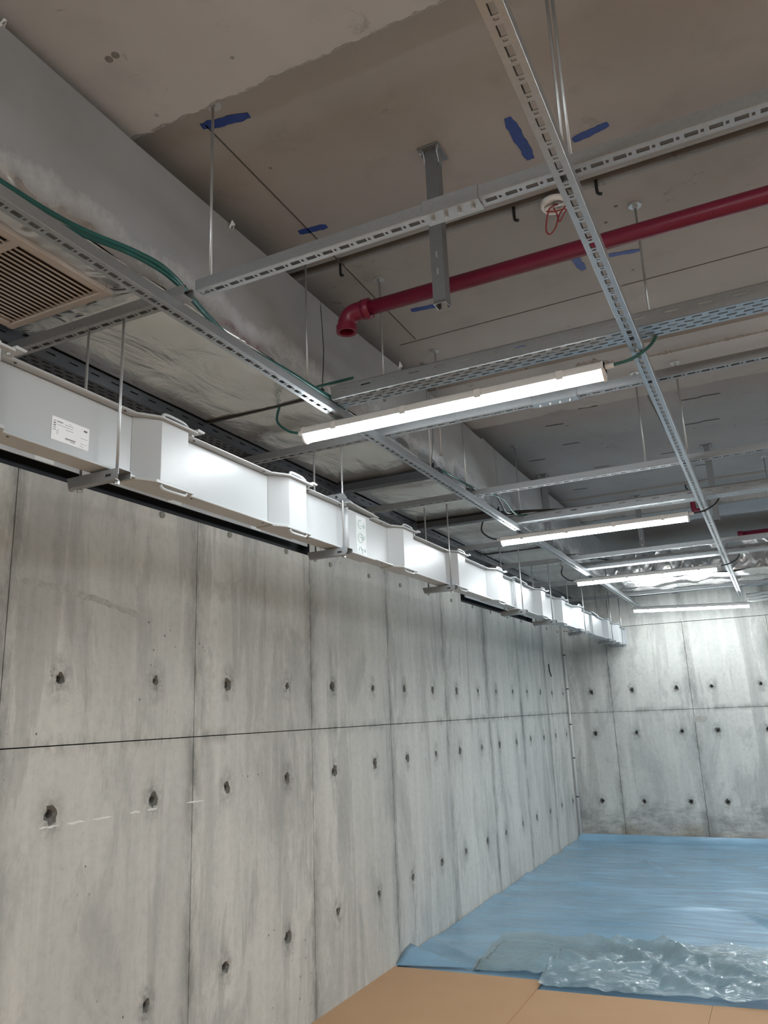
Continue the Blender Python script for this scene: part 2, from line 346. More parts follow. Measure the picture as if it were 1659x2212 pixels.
# ---- walls with form panels
def panel(name, a0, a1, z0, z1, holes, axis, plane, sgn, mat, parent, thick=0.012):
    """concrete form panel whose face lies on plane, with conical tie holes (a, z, r)"""
    pts = []; edges = []
    def loop(L):
        o = len(pts); pts.extend(L); n = len(L); edges.extend([(o+i, o+(i+1) % n) for i in range(n)]); return list(range(o, o+n))
    outer = loop([(a0, z0), (a1, z0), (a1, z1), (a0, z1)])
    rings = []
    for (a, z, r) in holes:
        L = []
        for k in range(14):
            th = k*2*math.pi/14; rr = r*random.uniform(0.72, 1.2); L.append((a+rr*math.cos(th), z+rr*1.12*math.sin(th)))
        rings.append((loop(L), a, z, r))
    vs, _, fs, *_ = delaunay_2d_cdt([Vector(p) for p in pts], edges, [], 1, 1e-6)
    keep = []
    for f in fs:
        c = sum((vs[i] for i in f), Vector((0, 0)))/len(f)
        inside = False
        for ids, a, z, r in rings:
            poly = [pts[i] for i in ids]; j = len(poly)-1; ins = False
            for i in range(len(poly)):
                if (poly[i][1] > c.y) != (poly[j][1] > c.y) and c.x < (poly[j][0]-poly[i][0])*(c.y-poly[i][1])/(poly[j][1]-poly[i][1])+poly[i][0]: ins = not ins
                j = i
            inside |= ins
        if not inside: keep.append(f)
    def P(a, z, d): return (plane - sgn*d, a, z) if axis == 'x' else (a, plane - sgn*d, z)
    mb = MB(); mb.add([P(v.x, v.y, 0) for v in vs], keep)
    mb.add([P(*pts[i], 0) for i in outer] + [P(*pts[i], thick) for i in outer], [(i, (i+1) % 4, 4+(i+1) % 4, 4+i) for i in range(4)])
    o = mb.build(name, mat, parent, fix=False)
    bm = bmesh.new(); bm.from_mesh(o.data); bmesh.ops.remove_doubles(bm, verts=bm.verts[:], dist=1e-5); bmesh.ops.recalc_face_normals(bm, faces=bm.faces[:])
    fa = max(bm.faces, key=lambda f: f.calc_area()); ax = 0 if axis == 'x' else 1
    if fa.normal[ax]*sgn < 0: bmesh.ops.reverse_faces(bm, faces=bm.faces[:])
    bm.to_mesh(o.data); bm.free()
    for ids, a, z, r in rings:
        h = MB(); n = 14; R0 = [P(*pts[i], 0) for i in ids]
        R1 = [P(a+(pts[i][0]-a)*0.72, z+(pts[i][1]-z)*0.72, 0.007) for i in ids]
        ri = min(0.016, r*0.55)
        R2 = [P(a+ri*math.cos(k*2*math.pi/n), z+ri*math.sin(k*2*math.pi/n), 0.012) for k in range(n)]
        R3 = [P(a+ri*0.8*math.cos(k*2*math.pi/n), z+ri*0.8*math.sin(k*2*math.pi/n), 0.06) for k in range(n)]
        fs2 = [(j*n+k, j*n+(k+1) % n, (j+1)*n+(k+1) % n, (j+1)*n+k) for j in range(3) for k in range(n)] + [tuple(range(3*n, 4*n))]
        h.add(R0+R1+R2+R3, fs2); h.build('tie_hole', M_HOLE, o)
    return o

G = 0.0022
wall_left = struct(MB().box(-0.4, -0.07, YN-0.2, YE+0.3, 0, ZC).build('wall_left', M_JOINT))
joints = [1.95+1.04*k for k in range(-6, 8)] + [YE]
joints = [j for j in joints if j > YN-0.3]
slots = [(-2.2, 4.035), (6.60, 8.90)]
for i in range(len(joints)-1):
    a, b = joints[i]+G, joints[i+1]-G
    vis = b > 1.3
    cols = [c for c in (joints[i]+0.252, joints[i]+0.782) if c < b-0.05]
    H = [(c+random.uniform(-.008, .008), z+random.uniform(-.006, .006), random.uniform(0.020, 0.032)) for c in cols for z in (0.47, 1.245)] if vis else []
    panel('concrete_panel', a, b, 0.0, 1.488-G, H, 'x', 0.0, 1, M_WALL, wall_left)
    H = [(c+random.uniform(-.008, .008), 1.73+random.uniform(-.006, .006), random.uniform(0.018, 0.030)) for c in cols] if vis else []
    panel('concrete_panel', a, b, 1.488+G, 2.503, H, 'x', 0.0, 1, M_WALL, wall_left)
    for c in cols:
        if vis: MB().cyl((-0.004, c, 2.486), (0.007, c, 2.486), 0.016, 14).build('tie_plug', plain('plug_concrete', (0.25, 0.25, 0.22), 0.8) if 'plug_concrete' not in bpy.data.materials else bpy.data.materials['plug_concrete'], wall_left)
    for s0, s1 in slots + [(99, 99)]: pass
for a, b in [(YN-0.2, -2.2), (4.035, 6.60), (8.90, YE)]:
    panel('concrete_panel', a, b, 2.503, 2.60 if b < 9 else ZC-0.001, [], 'x', 0.0, 1, M_WALL, wall_left)
MB().box(-0.07, -0.062, YN-0.2, 8.93, 2.45, ZC-0.002).build('void_shade_sheet', M_VOID, wall_left)      # black sheet painting the unlit void above the wall head
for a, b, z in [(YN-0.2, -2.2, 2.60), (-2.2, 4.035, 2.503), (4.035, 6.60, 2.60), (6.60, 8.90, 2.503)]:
    MB().box(-0.0615, -0.0005, a, b, z-0.004, z+0.0005).build('ledge_shade_sheet', M_VOID, wall_left)  # ledge faces blackened to carry on the unlit void
for y_ in (4.035, 6.60): MB().box(-0.0615, -0.0005, y_-0.0006, y_+0.0006, 2.503, 2.60).build('ledge_shade_sheet', M_VOID, wall_left)
MB().box(-0.0615, -0.0005, 8.895, 8.9, 2.503, ZC-0.001).build('ledge_shade_sheet', M_VOID, wall_left)

# scar of a pour line, chalk line, chipped patch on the left wall
def wall_strip(name, pts, wd, mat, jag=0.3, t=0.0012):
    A = []; B = []
    for i, (y_, z_) in enumerate(pts):
        e = 0.3 if i in (0, len(pts)-1) else 1
        A.append((y_, z_+wd*0.5*e*random.uniform(1-jag, 1+jag))); B.append((y_, z_-wd*0.5*e*random.uniform(1-jag, 1+jag)))
    return MB().prism([(-p[0], p[1]) for p in A+B[::-1]], 'x', 0.0, t).build(name, mat, wall_left)
def remap(o):
    for v in o.data.vertices: v.co.y = -v.co.y
    o.data.flip_normals(); return o
M_SCAR = plain('pour_line_concrete', (0.43, 0.425, 0.39), 0.9, 0, 0.4, 40); M_CHALK = plain('chalk', (0.80, 0.79, 0.75), 0.9)
remap(wall_strip('pour_line', [(1.99+0.62*i/24, 2.085-0.075*(i/24)**1.5+random.uniform(-.004, .004)) for i in range(25)], 0.024, M_SCAR, 0.45))
for y0, y1 in ((1.72, 1.80), (1.88, 1.97), (2.15, 2.24), (2.28, 2.36), (2.40, 2.50), (2.60, 2.66), (2.70, 2.76), (2.95, 3.07)):
    remap(wall_strip('chalk_dash', [(y0+(y1-y0)*i/5, 1.205+random.uniform(-.002, .002)) for i in range(6)], 0.006, M_CHALK, 0.5))

wall_back = struct(MB().box(-0.4, XR+0.2, YE+0.07, YE+0.3, 0, ZC).build('wall_back', M_JOINT))
ej = [0.55-0.925] + [0.55+0.925*k for k in range(0, 8)]
eholes = [0.308, 0.80, 1.32, 1.713, 2.24]
for i in range(len(ej)-1):
    a, b = max(ej[i], 0)+G, ej[i+1]-G
    H = [(c, z, random.uniform(0.022, 0.034)) for c in eholes if a+.05 < c < b-.05 for z in (0.445, 1.228)]
    panel('concrete_panel', a, b, 0.0, 1.48-G, H, 'y', YE, -1, M_WALLE, wall_back)
    H = [(c, 1.728, random.uniform(0.020, 0.03)) for c in eholes if a+.05 < c < b-.05]
    panel('concrete_panel', a, b, 1.48+G, 2.50, H, 'y', YE, -1, M_WALLE, wall_back)
panel('concrete_panel', 0, ej[-1], 2.506, ZC-0.001, [], 'y', YE, -1, M_WALLE, wall_back)
poly = []
for i in range(22):
    a_ = i*2*math.pi/22; r_ = 1+0.35*noise.noise(Vector((math.cos(a_)*1.7, math.sin(a_)*1.7, 3)))
    poly.append((1.535+0.085*r_*math.cos(a_), 1.365+0.036*r_*math.sin(a_)))
MB().prism(poly, 'y', YE-0.002, YE+0.001).build('chipped_patch', plain('rough_patch', (0.40, 0.385, 0.345), 0.9, 0, 0.35, 40), wall_back)  # chipped recess drawn as a flat darker patch
struct(MB().box(XR, XR+0.2, YN, YE+0.3, 0, ZC).build('wall_right', M_WALL))
struct(MB().box(-0.4, XR+0.2, YN-0.2, YN, 0, ZC).build('wall_front', M_WALLE))

# ================================================================== STRUT, TRAY BUILDERS
def frame_fn(axis):
    return (lambda a, b, z: (a, b, z)) if axis == 'x' else (lambda a, b, z: (b, a, z))
def slotted_plate(mb, P, a0, a1, wdt, z, pat, pitch, b0):
    """flat plate along a with rectangular openings.  pat: list of (u0,u1,v0,v1) inside one pitch, non overlapping in a grid"""
    n = max(1, int((a1-a0)/pitch))
    us = sorted({0.0, pitch} | {q for p in pat for q in p[:2]}); vs = sorted({0.0, wdt} | {q for p in pat for q in p[2:]})
    for k in range(n):
        base = a0 + k*pitch
        for i in range(len(us)-1):
            for j in range(len(vs)-1):
                um, vm = (us[i]+us[i+1])/2, (vs[j]+vs[j+1])/2
                if any(p[0] < um < p[1] and p[2] < vm < p[3] for p in pat): continue
                mb.add([P(base+us[i], b0+vs[j], z), P(base+us[i+1], b0+vs[j], z), P(base+us[i+1], b0+vs[j+1], z), P(base+us[i], b0+vs[j+1], z)], [(0, 1, 2, 3)])
    e = a0+n*pitch
    if a1-e > 1e-4: mb.add([P(e, b0, z), P(a1, b0, z), P(a1, b0+wdt, z), P(e, b0+wdt, z)], [(0, 1, 2, 3)])
def weld(o, thick):
    bm = bmesh.new(); bm.from_mesh(o.data); bmesh.ops.remove_doubles(bm, verts=bm.verts[:], dist=1e-5); bmesh.ops.recalc_face_normals(bm, faces=bm.faces[:]); bm.to_mesh(o.data); bm.free()
    s = o.modifiers.new('sheet', 'SOLIDIFY'); s.thickness = thick; s.offset = 0; return o
STRUT = [(0.006, 0.034, 0.0135, 0.0275), (0.039, 0.046, 0.0155, 0.0255)]
def strut(name, axis, a0, a1, b, z, label, cat='channel', group=None, mat=None, hgt=0.031, parent=None, slots_on=True):
    """slotted channel: perforated web below, two sides, two lips.  b is the centre line"""
    mb = MB(); P = frame_fn(axis); w_ = 0.041; b0 = b-w_/2
    slotted_plate(mb, P, a0, a1, w_, z, STRUT if slots_on else [], 0.05, b0)
    for s_, bb in ((1, b0), (-1, b0+w_)):
        mb.add([P(a0, bb, z), P(a1, bb, z), P(a1, bb, z+hgt), P(a0, bb, z+hgt)], [(0, 1, 2, 3)])
        mb.add([P(a0, bb, z+hgt), P(a1, bb, z+hgt), P(a1, bb+s_*0.009, z+hgt), P(a0, bb+s_*0.009, z+hgt)], [(0, 1, 2, 3)])
    o = weld(mb.build(name, mat or M_GALV, None, fix=False), 0.0022)
    return tag(o, label, cat, group)
TRAYP = [(0.006, 0.036, 0.012, 0.020), (0.056, 0.086, 0.012, 0.020), (0.031, 0.061, 0.034, 0.042), (0.081, 0.0999, 0.034, 0.042), (0.0001, 0.011, 0.034, 0.042), (0.006, 0.036, 0.057, 0.065), (0.056, 0.086, 0.057, 0.065), (0.031, 0.061, 0.079, 0.087), (0.081, 0.0999, 0.079, 0.087), (0.0001, 0.011, 0.079, 0.087)]
def tray(axis, a0, a1, b0, z, label, mat, group, wdt=0.10, hgt=0.048):
    r_ = thing('cable_tray', label, 'cable tray', frame_fn(axis)(a0, b0, z), group)
    P = frame_fn(axis); mb = MB(); slotted_plate(mb, P, a0, a1, wdt, z, TRAYP, 0.10, b0)
    weld(mb.build('tray_base', mat, None, fix=False), 0.0018)
    base = bpy.context.scene.collection.objects[-1]
    attach(base, r_)
    for bb, nm, s_ in ((b0, 'side_rail', 1), (b0+wdt, 'side_rail', -1)):
        m2 = MB(); Q = lambda a, v, zz, bb=bb: P(a, bb, z+0.001+v)
        # side with one row of narrow slots
        n = int((a1-a0)/0.10)
        us = [0, .03, .07, .10]; vs = [0, hgt*0.55, hgt*0.66, hgt]
        for k in range(n):
            for i in range(3):
                for j in range(3):
                    if i == 1 and j == 1: continue
                    A = a0+k*0.10
                    m2.add([Q(A+us[i], vs[j], 0), Q(A+us[i+1], vs[j], 0), Q(A+us[i+1], vs[j+1], 0), Q(A+us[i], vs[j+1], 0)], [(0, 1, 2, 3)])
        e = a0+n*0.10
        if a1-e > 1e-4: m2.add([Q(e, 0, 0), Q(a1, 0, 0), Q(a1, hgt, 0), Q(e, hgt, 0)], [(0, 1, 2, 3)])
        attach(weld(m2.build(nm, mat, None, fix=False), 0.0018), r_)
        m3 = MB(); m3.tube([P(a0, bb+s_*0.004, z+hgt), P(a1, bb+s_*0.004, z+hgt)], 0.0045, 8); attach(m3.build('rim', mat, None, True), r_)
    return r_
def attach(o, parent):
    o.parent = parent; o.matrix_parent_inverse = Matrix.Translation(-Vector(parent.location)); return o
_b = MB.build
def _build(s, name, mat, parent=None, smooth=False, loc=None, fix=True):
    o = _b(s, name, mat, None, smooth, loc, fix)
    if parent is not None:
        o.parent = parent; o.matrix_parent_inverse = Matrix.Translation(-Vector(parent.location))
    return o
MB.build = _build

ZR = 2.70           # underside of the long channels
ZT = 2.732          # underside of the cross channels
# long channels
strut('strut_channel', 'y', -1.5, 10.0, 1.032, ZR, 'long slotted steel channel running away along the foil duct edge', group='long slotted channels')
strut('strut_channel', 'y', -1.5, 9.85, 2.18, ZR, 'long slotted steel channel on the right crossing in front of the red pipe', group='long slotted channels')
# cross channels (two pieces at the first row)
xg = 'cross slotted channels'
strut('strut_channel', 'x', 0.20, 1.09, 1.602, ZT, 'short slotted cross channel below the air grille, with two bus hanger rods', group=xg, mat=M_GALVD)
t1 = thing('strut_channel', 'nearest slotted cross channel, spliced in front of the ceiling post', 'channel', (1.13, 1.602, ZT), xg)
o = strut('channel_body', 'x', 1.13, 4.6, 1.602, ZT, '', '', mat=M_GALV); del o['label'], o['category']; attach(o, t1)
mb = MB().box(1.83, 1.975, 1.578, 1.580, ZT-0.004, ZT+0.036).box(1.83, 1.975, 1.578, 1.6265, ZT-0.005, ZT-0.0025)
bevel(mb.build('splice_plate', M_GALV, t1), 0.0008)
for bx_ in (1.85, 1.885, 1.92, 1.955):
    MB().cyl((bx_, 1.602, ZT-0.012), (bx_, 1.602, ZT-0.004), 0.006, 6).build('bolt', M_ROD, t1)
names = {2.95: 'cross channel just behind the nearest lit batten light', 4.12: 'cross channel in front of the second ceiling bay post', 5.55: 'cross channel under the duct behind the second batten light', 6.49: 'broad pale cross channel in front of the third batten light', 7.72: 'cross channel between third batten light and far foil duct', 9.10: 'farthest cross channel near the end wall'}
for y, lb in names.items():
    if y == 2.95:
        t3 = thing('strut_channel', 'slotted steel ' + lb, 'channel', (0.20, y, ZT), xg)
        o = strut('channel_body', 'x', 0.20, 4.6, y, ZT, '', '', mat=M_GALVD); del o['label'], o['category']; attach(o, t3)
        bevel(MB().box(1.72, 1.90, y-0.0245, y-0.0225, ZT-0.004, ZT+0.034).box(1.72, 1.90, y-0.0245, y+0.0245, ZT-0.005, ZT-0.0025).build('splice_plate', M_GALV, t3), 0.0008)
        for bx_ in (1.75, 1.79, 1.83, 1.87): MB().cyl((bx_, y, ZT-0.014), (bx_, y, ZT-0.004), 0.006, 6).build('bolt', M_ROD, t3)
        continue
    x1 = 4.6 if y not in (5.55, 7.72) else 1.02
    strut('strut_channel', 'x', 0.20, x1, y, ZT, 'slotted steel ' + lb, group=xg, mat=M_GALVD)
# extra plain duct bearers seen below the duct, left of the long channel
for y, lb in ((3.74, 'flat grey bearer under the duct beyond the nearest batten light'), (4.84, 'flat grey bearer under the duct left of the second batten light')):
    tag(bevel(MB().box(0.385, 1.0, y-0.03, y+0.03, 2.765, 2.805).build('duct_bearer', M_TRAYD), 0.002), lb, 'bearer', 'duct bearers')

# rods from ceiling to cross channels
def rod(x, y, z0, z1, label, group, r=0.0045, washer=True, cone=False, name='threaded_rod'):
    t = thing(name, label, 'rod', (x, y, z0), group)
    MB().cyl((x, y, z0), (x, y, z1), r, 8).build('shaft', M_ROD, t, True)
    if washer:
        MB().cyl((x, y, z1-0.005), (x, y, z1), 0.024, 16).build('washer', M_ROD, t)
        MB().cyl((x, y, z1-0.016), (x, y, z1-0.005), 0.010, 6).build('nut', M_ROD, t)
    MB().cyl((x, y, z0), (x, y, z0+0.010), 0.009, 6).build('nut', M_ROD, t)
    return t
rg = 'ceiling hanger rods'
rod(1.165, 1.602, ZT+0.004, ZC, 'thin hanger rod dropping past the broken beam corner to the cross channel', rg)
rod(2.180, 1.602, ZT+0.033, ZC, 'left hanger rod of the close pair beside the long right channel', rg)
rod(2.193, 1.606, ZT+0.033, ZC, 'right hanger rod of the close pair beside the long right channel', rg, washer=False)
rod(2.22, 2.755, 2.80, ZC, 'hanger rod crossing behind the red pipe to the nearest tray on the right', rg)
rod(1.158, 2.740, 2.80, ZC, 'hanger rod behind the red pipe elbow beside the duct', rg)
rod(1.098, 3.50, 2.79, ZC, 'short hanger rod behind the nearest tray beside the duct', rg)
rod(0.985, 2.42, 2.74, ZC, 'dark hanger rod against the duct side left of the red elbow', rg, washer=False)
for x, y, lb in ((1.985, 4.15, 'hanger rod in the second bay left of the long right channel'), (2.195, 4.12, 'hanger rod in the second bay touching the long right channel'), (1.0, 4.12, 'hanger rod on the duct side at the second bay corner'), (1.0, 5.2, 'hanger rod on the duct side before the far post'), (0.99, 3.62, 'hanger rod on the duct side just past the nearest light')):
    rod(x, y, ZT+0.02, ZB if 3.9 < y < 4.45 else ZC, lb, rg)
rod(2.58, 6.49, ZT+0.02, ZC, 'hanger rod at the right edge of the far pale cross channel', rg)

# ---- cable trays
tg = 'perforated cable trays across the room'
tray('x', 1.06, 4.6, 2.47, 2.733, 'bright perforated cable tray just above the nearest batten light', M_GALV, tg)
tray('x', 0.98, 4.6, 4.90, 2.733, 'perforated cable tray above the second batten light', M_GALV, tg)
tray('x', 0.98, 4.6, 6.98, 2.733, 'perforated cable tray above the third batten light', M_GALV, tg)
tray('y', -1.5, 9.9, 0.265, 2.768, 'dark perforated cable tray between busbar and foil duct', M_TRAYD, None)

# ================================================================== FOIL DUCT
def foil_sheet(U, V, fn, amp, seed):
    """grid sheet; fn(u,v)->(point, normal)"""
    vs = []; fs = []
    for i, u in enumerate(U):
        for j, v in enumerate(V):
            p, n = fn(u, v); p = Vector(p); k = amp(u, v)
            d = noise.ridged_multi_fractal(Vector((p.x*3+seed, p.y*2.2, p.z*3)), 0.9, 2.1, 4, 1.0, 2.0)-1.0
            d = d*0.5 + noise.noise(Vector((p.x*7, p.y*4+seed, p.z*7)))*0.8
            vs.append(tuple(p + Vector(n)*d*k))
    nv = len(V)
    for i in range(len(U)-1):
        for j in range(nv-1): fs.append((i*nv+j, i*nv+j+1, (i+1)*nv+j+1, (i+1)*nv+j))
    return vs, fs
def rng(a, b, n): return [a+(b-a)*i/n for i in range(n+1)]
XD, XL, ZD0, ZD1 = 0.955, 0.375, 2.822, 3.236
duct = thing('air_duct', 'large foil-wrapped rectangular air duct running along the left under the ceiling', 'duct', (0.63, 0.9, ZD0))
def ducttop(y): return ZD1 + 0.012*math.sin(y*2.1) + (0.02 if y > 4.6 else 0)
cuts = [-1.2, 2.585, 3.74, 4.84, 6.2, 8.4]
for a, b in zip(cuts[:-1], cuts[1:]):
    n = max(10, int((b-a)/0.022)) if b > 1 else 20
    Ys = rng(a+0.003, b-0.003, n)
    vs, fs = foil_sheet(Ys, rng(0, 1, 36), lambda y, t: ((XL+(XD-XL)*t, y, ZD0 - 0.006*math.sin(math.pi*t)), (0, 0, -1)), lambda y, t: 0.007*(0.5+0.8*t), 3)
    smooth_by_angle(MB().add(vs, fs).build('underside_foil', M_FOIL, duct), 80)
    vs, fs = foil_sheet(Ys, rng(0, 1, 28), lambda y, t: ((XD + 0.010*(1-abs(2*t-1)), y, ZD0+(ducttop(y)-ZD0)*t), (1, 0, 0)), lambda y, t: 0.0015 + 0.012*max(0, 1-t*2.6), 8)
    smooth_by_angle(MB().add(vs, fs).build('side_foil', M_FOILS, duct), 80)
    mb = MB().box(XL+0.004, XD-0.004, a+0.003, b-0.003, ZD0+0.012, ZD1-0.02); mb.build('duct_core', M_GALVD, duct)
    MB().box(XL, XD, a+0.003, b-0.003, ZD1-0.02, ZD1).build('top_foil', M_FOILS, duct)
for y in cuts[1:-1]:
    MB().box(XL, XD+0.006, y-0.006, y+0.006, ZD0-0.012, ZD0+0.02).build('seam', M_BLK, duct)
# crinkled foil lips along the lower corner and torn tape flags on the top edge, coloured white for their glint
for y, s_ in ((1.955, 0.03), (1.03, 0.02), (3.34, 0.035)):
    zt = ducttop(y)
    MB().add([(XD+0.004, y, zt-0.01), (XD+0.02, y+s_*0.5, zt+0.002), (XD+0.004, y+s_*0.6, zt+s_), (XD-0.004, y+s_, zt-0.008)], [(0, 1, 2), (1, 3, 2), (0, 2, 3)]).build('tape_flag', M_PAPER, duct)

# grille set into the duct underside
ZG = ZD0-0.022
gr = thing('air_grille', 'beige louvred air grille taped into the foil duct underside', 'grille', (0.6, 1.3, ZG))
gx0, gx1, gy0, gy1 = 0.405, 0.835, 0.78, 1.565
MB().box(gx0, gx1, gy0, gy1, ZG+0.012, ZG+0.014).build('backing', M_GRILLD, gr)
for a in ((gx0, gx1, gy1-0.03, gy1), (gx0, gx1, gy0, gy0+0.03), (gx0, gx0+0.03, gy0+0.03, gy1-0.03), (gx1-0.03, gx1, gy0+0.03, gy1-0.03)):
    bevel(MB().box(*a, ZG-0.006, ZG+0.012).build('frame_bar', M_GRILLE, gr), 0.003)
bevel(MB().box(gx0+0.03, gx1-0.03, 1.235, 1.262, ZG-0.002, ZG+0.010).build('mullion', M_GRILLE, gr), 0.002)
nl = 19
for k in range(nl):
    x = gx0+0.03+(gx1-gx0-0.06)*(k+0.5)/nl
    for y0, y1 in ((gy0+0.03, 1.235), (1.262, gy1-0.03)):
        MB().prism([(x-0.008, ZG+0.007), (x-0.006, ZG+0.011), (x+0.007, ZG+0.001), (x+0.004, ZG-0.003)], 'y', y0, y1).build('slat', M_GRILLE, gr)
for (x0, x1, y0, y1) in ((gx0-0.025, gx0+0.004, gy0, gy1+0.05), (gx1-0.004, gx1+0.06, gy0, gy1+0.05), (gx0, gx1, gy1-0.004, gy1+0.06)):
    vs, fs = foil_sheet(rng(y0, y1, 30), rng(x0, x1, 10), lambda y, x: ((x, y, ZG+0.006), (0, 0, -1)), lambda u, v: 0.007, 21)
    smooth_by_angle(MB().add(vs, fs).build('foil_tape', M_CRUM, gr), 80)

# far transverse foil duct
fd = thing('air_duct', 'far foil-wrapped duct crossing the room before the end wall', 'duct', (2.6, 8.7, 2.80))
vs, fs = foil_sheet(rng(0.97, 4.6, 110), rng(0, 1, 14), lambda x, t: ((x, 8.42+0.9*t, 2.80), (0, 0, -1)), lambda u, v: 0.026, 2)
smooth_by_angle(MB().add(vs, fs).build('underside_foil', M_CRUM, fd), 80)
vs, fs = foil_sheet(rng(0.97, 4.6, 110), rng(0, 1, 10), lambda x, t: ((x, 8.42, 2.80+0.28*t), (0, -1, 0)), lambda u, v: 0.010, 5)
smooth_by_angle(MB().add(vs, fs).build('side_foil', M_CRUM, fd), 80)
MB().box(0.98, 4.6, 8.44, 9.3, 2.82, 3.08).build('duct_core', M_GALVD, fd)
# silver pipes before the end wall
for y, z, r, lb in ((9.55, 2.80, 0.028, 'thick silver pipe close to the end wall, nearer one'), (9.75, 2.82, 0.02, 'slim silver pipe closest to the end wall')):
    t = thing('metal_pipe', lb, 'pipe', (2.7, y, z)); MB().cyl((0.9, y, z), (4.6, y, z), r, 14).build('pipe', M_GALV, t, True)
    for x in (1.5, 2.45): MB().cyl((x-0.03, y, z), (x+0.03, y, z), r*1.18, 14).build('coupling', M_GALVD, t)

# ================================================================== BUSBAR TRUNKING
ZB0, ZB1 = 2.260, 2.466
bus = thing('busbar_trunking', 'long white busbar trunking box hung along the concrete wall', 'busbar', (0.78, 1.5, ZB0))
std = [0.30, 1.00, 1.70, 2.42, 3.47, 4.235, 4.96, 6.06, 6.72, 7.36, 8.75, 9.35]
spc = [3.00, 5.52, 8.15]
ev = sorted([(y, 0.215, 's') for y in std] + [(y, 0.26, 'p') for y in spc])
y = -1.5
for (j, L, k) in ev + [(10.08, 0, 'e')]:
    if j-y > 0.02:
        smooth_by_angle(bevel(MB().box(0.757, 0.800, y, j, ZB0+0.008, ZB1-0.008).build('casing', M_WHITE, bus), 0.002), 30)
        bevel(MB().box(0.752, 0.826, y+0.004, j-0.004, ZB0, ZB0+0.007).build('bottom_plate', M_WHITE, bus), 0.0015)
        bevel(MB().prism([(0.752, ZB1-0.007), (0.822, ZB1-0.007), (0.828, ZB1-0.004), (0.828, ZB1), (0.752, ZB1)], 'y', y+0.004, j-0.004).build('top_plate', M_WHITE, bus), 0.001)
        n = max(1, int((j-y)/0.17))
        for i in range(n):
            yy = y+0.05+(j-y-0.1)*(i/max(1, n-1) if n > 1 else 0.5)
            if yy < 0.9 or yy > 6: continue
            MB().cyl((0.818, yy, ZB1-0.0095), (0.818, yy, ZB1-0.007), 0.004, 8).build('rivet', M_INK, bus)
            MB().cyl((0.812, yy, ZB0-0.0015), (0.812, yy, ZB0+0.001), 0.0035, 8).build('rivet', M_INK, bus)
    if k == 's':
        y0, y1 = j, j+L
        poly = [(0.757, y0), (0.800, y0), (0.852, y0+0.072), (0.852, y1-0.018), (0.800, y1), (0.757, y1)]
        jc = bevel(MB().prism(poly, 'z', ZB0+0.006, ZB1-0.004).build('joint_cover', M_WHITE, bus), 0.0015)
        tp = [(0.750, y0-0.004), (0.826, y0-0.004), (0.866, y0+0.06), (0.866, y1+0.012), (0.826, y1+0.035), (0.750, y1+0.035)]
        bevel(MB().prism(tp, 'z', ZB1-0.004, ZB1+0.003).build('cover_lid', M_WHITE, jc), 0.001)
        tp = [(0.750, y0-0.004), (0.826, y0-0.004), (0.858, y0+0.05), (0.858, y1+0.005), (0.830, y1+0.02), (0.750, y1+0.02)]
        bevel(MB().prism(tp, 'z', ZB0-0.004, ZB0+0.006).build('cover_base', M_WHITE, jc), 0.001)
        for z, s_ in ((ZB1+0.004, 1), (ZB0-0.005, -1)):
            pts = spline([(0.85, y0+0.075, z), (0.853, y0+0.085, z+s_*0.013), (0.853, y1-0.06, z+s_*0.013), (0.85, y1-0.03, z+s_*0.010), (0.85, y1-0.02, z)], 4)
            MB().tube(pts, 0.0055, 6).build('handle', M_WHITE, jc, True)
        MB().prism([(y1+0.008, ZB1+0.003), (y1+0.04, ZB1+0.003), (y1+0.045, ZB1+0.010), (y1+0.012, ZB1+0.012)], 'x', 0.80, 0.868).build('clip', M_WHITE, jc)
        MB().cyl((0.845, y1+0.006, ZB1-0.012), (0.845, y1+0.006, ZB1-0.004), 0.005, 6).build('bolt', M_ROD, jc)
    elif k == 'p':
        y0, y1 = j, j+L
        jc = bevel(MB().box(0.757, 0.808, y0, y1, ZB0+0.004, ZB1-0.004).build('joint_cover', M_WHITE, bus), 0.002)
        MB().cyl((0.812, y0+0.02, ZB0+0.005), (0.812, y0+0.02, ZB1-0.006), 0.010, 12).build('corner_bead', M_WHITE, jc, True)
        bevel(MB().prism([(y0+0.02, ZB1+0.026), (y0+0.06, ZB1+0.020), (y1-0.01, ZB1+0.012), (y1+0.05, ZB1+0.006), (y1+0.05, ZB1), (y0+0.02, ZB1+0.016)], 'x', 0.76, 0.834).build('cover_lid', M_WHITE, jc), 0.002)
        bevel(MB().box(0.750, 0.832, y0+0.01, y1, ZB0-0.006, ZB0+0.004).build('cover_base', M_WHITE, jc), 0.0015)
        if y0 < 4:
            tpx = MB().box(0.808, 0.8088, y0+0.12, y0+0.215, ZB0+0.012, ZB1-0.016).build('tape', M_TAPE, jc); tpx['label'] = 'clear tape strip with green marker scribbles'
            zc_ = ZB1-0.05
            for (cz, a0_, a1_, R) in ((2.41, 60, 330, 0.020), (2.345, 40, 350, 0.022), (2.285, 60, 200, 0.018)):
                pts = [(0.8095, y0+0.155+R*0.9*math.cos(math.radians(a)), cz+R*math.sin(math.radians(a))) for a in range(a0_, a1_, 18)]
                MB().tube(pts, 0.0016, 5).build('pen_stroke', M_PEN, jc)
            for (ya, za, yb, zb) in ((.15, 2.40, .205, 2.405), (.19, 2.42, .19, 2.395), (.15, 2.35, .20, 2.345), (.175, 2.365, .185, 2.335), (.165, 2.34, .205, 2.36), (.165, 2.295, .205, 2.285), (.205, 2.285, .20, 2.30), (.16, 2.30, .175, 2.275)):
                MB().tube([(0.8095, y0+ya, za), (0.8095, y0+(ya+yb)/2, (za+zb)/2+0.003), (0.8095, y0+yb, zb)], 0.0015, 5).build('pen_stroke', M_PEN, jc)
    y = j+L
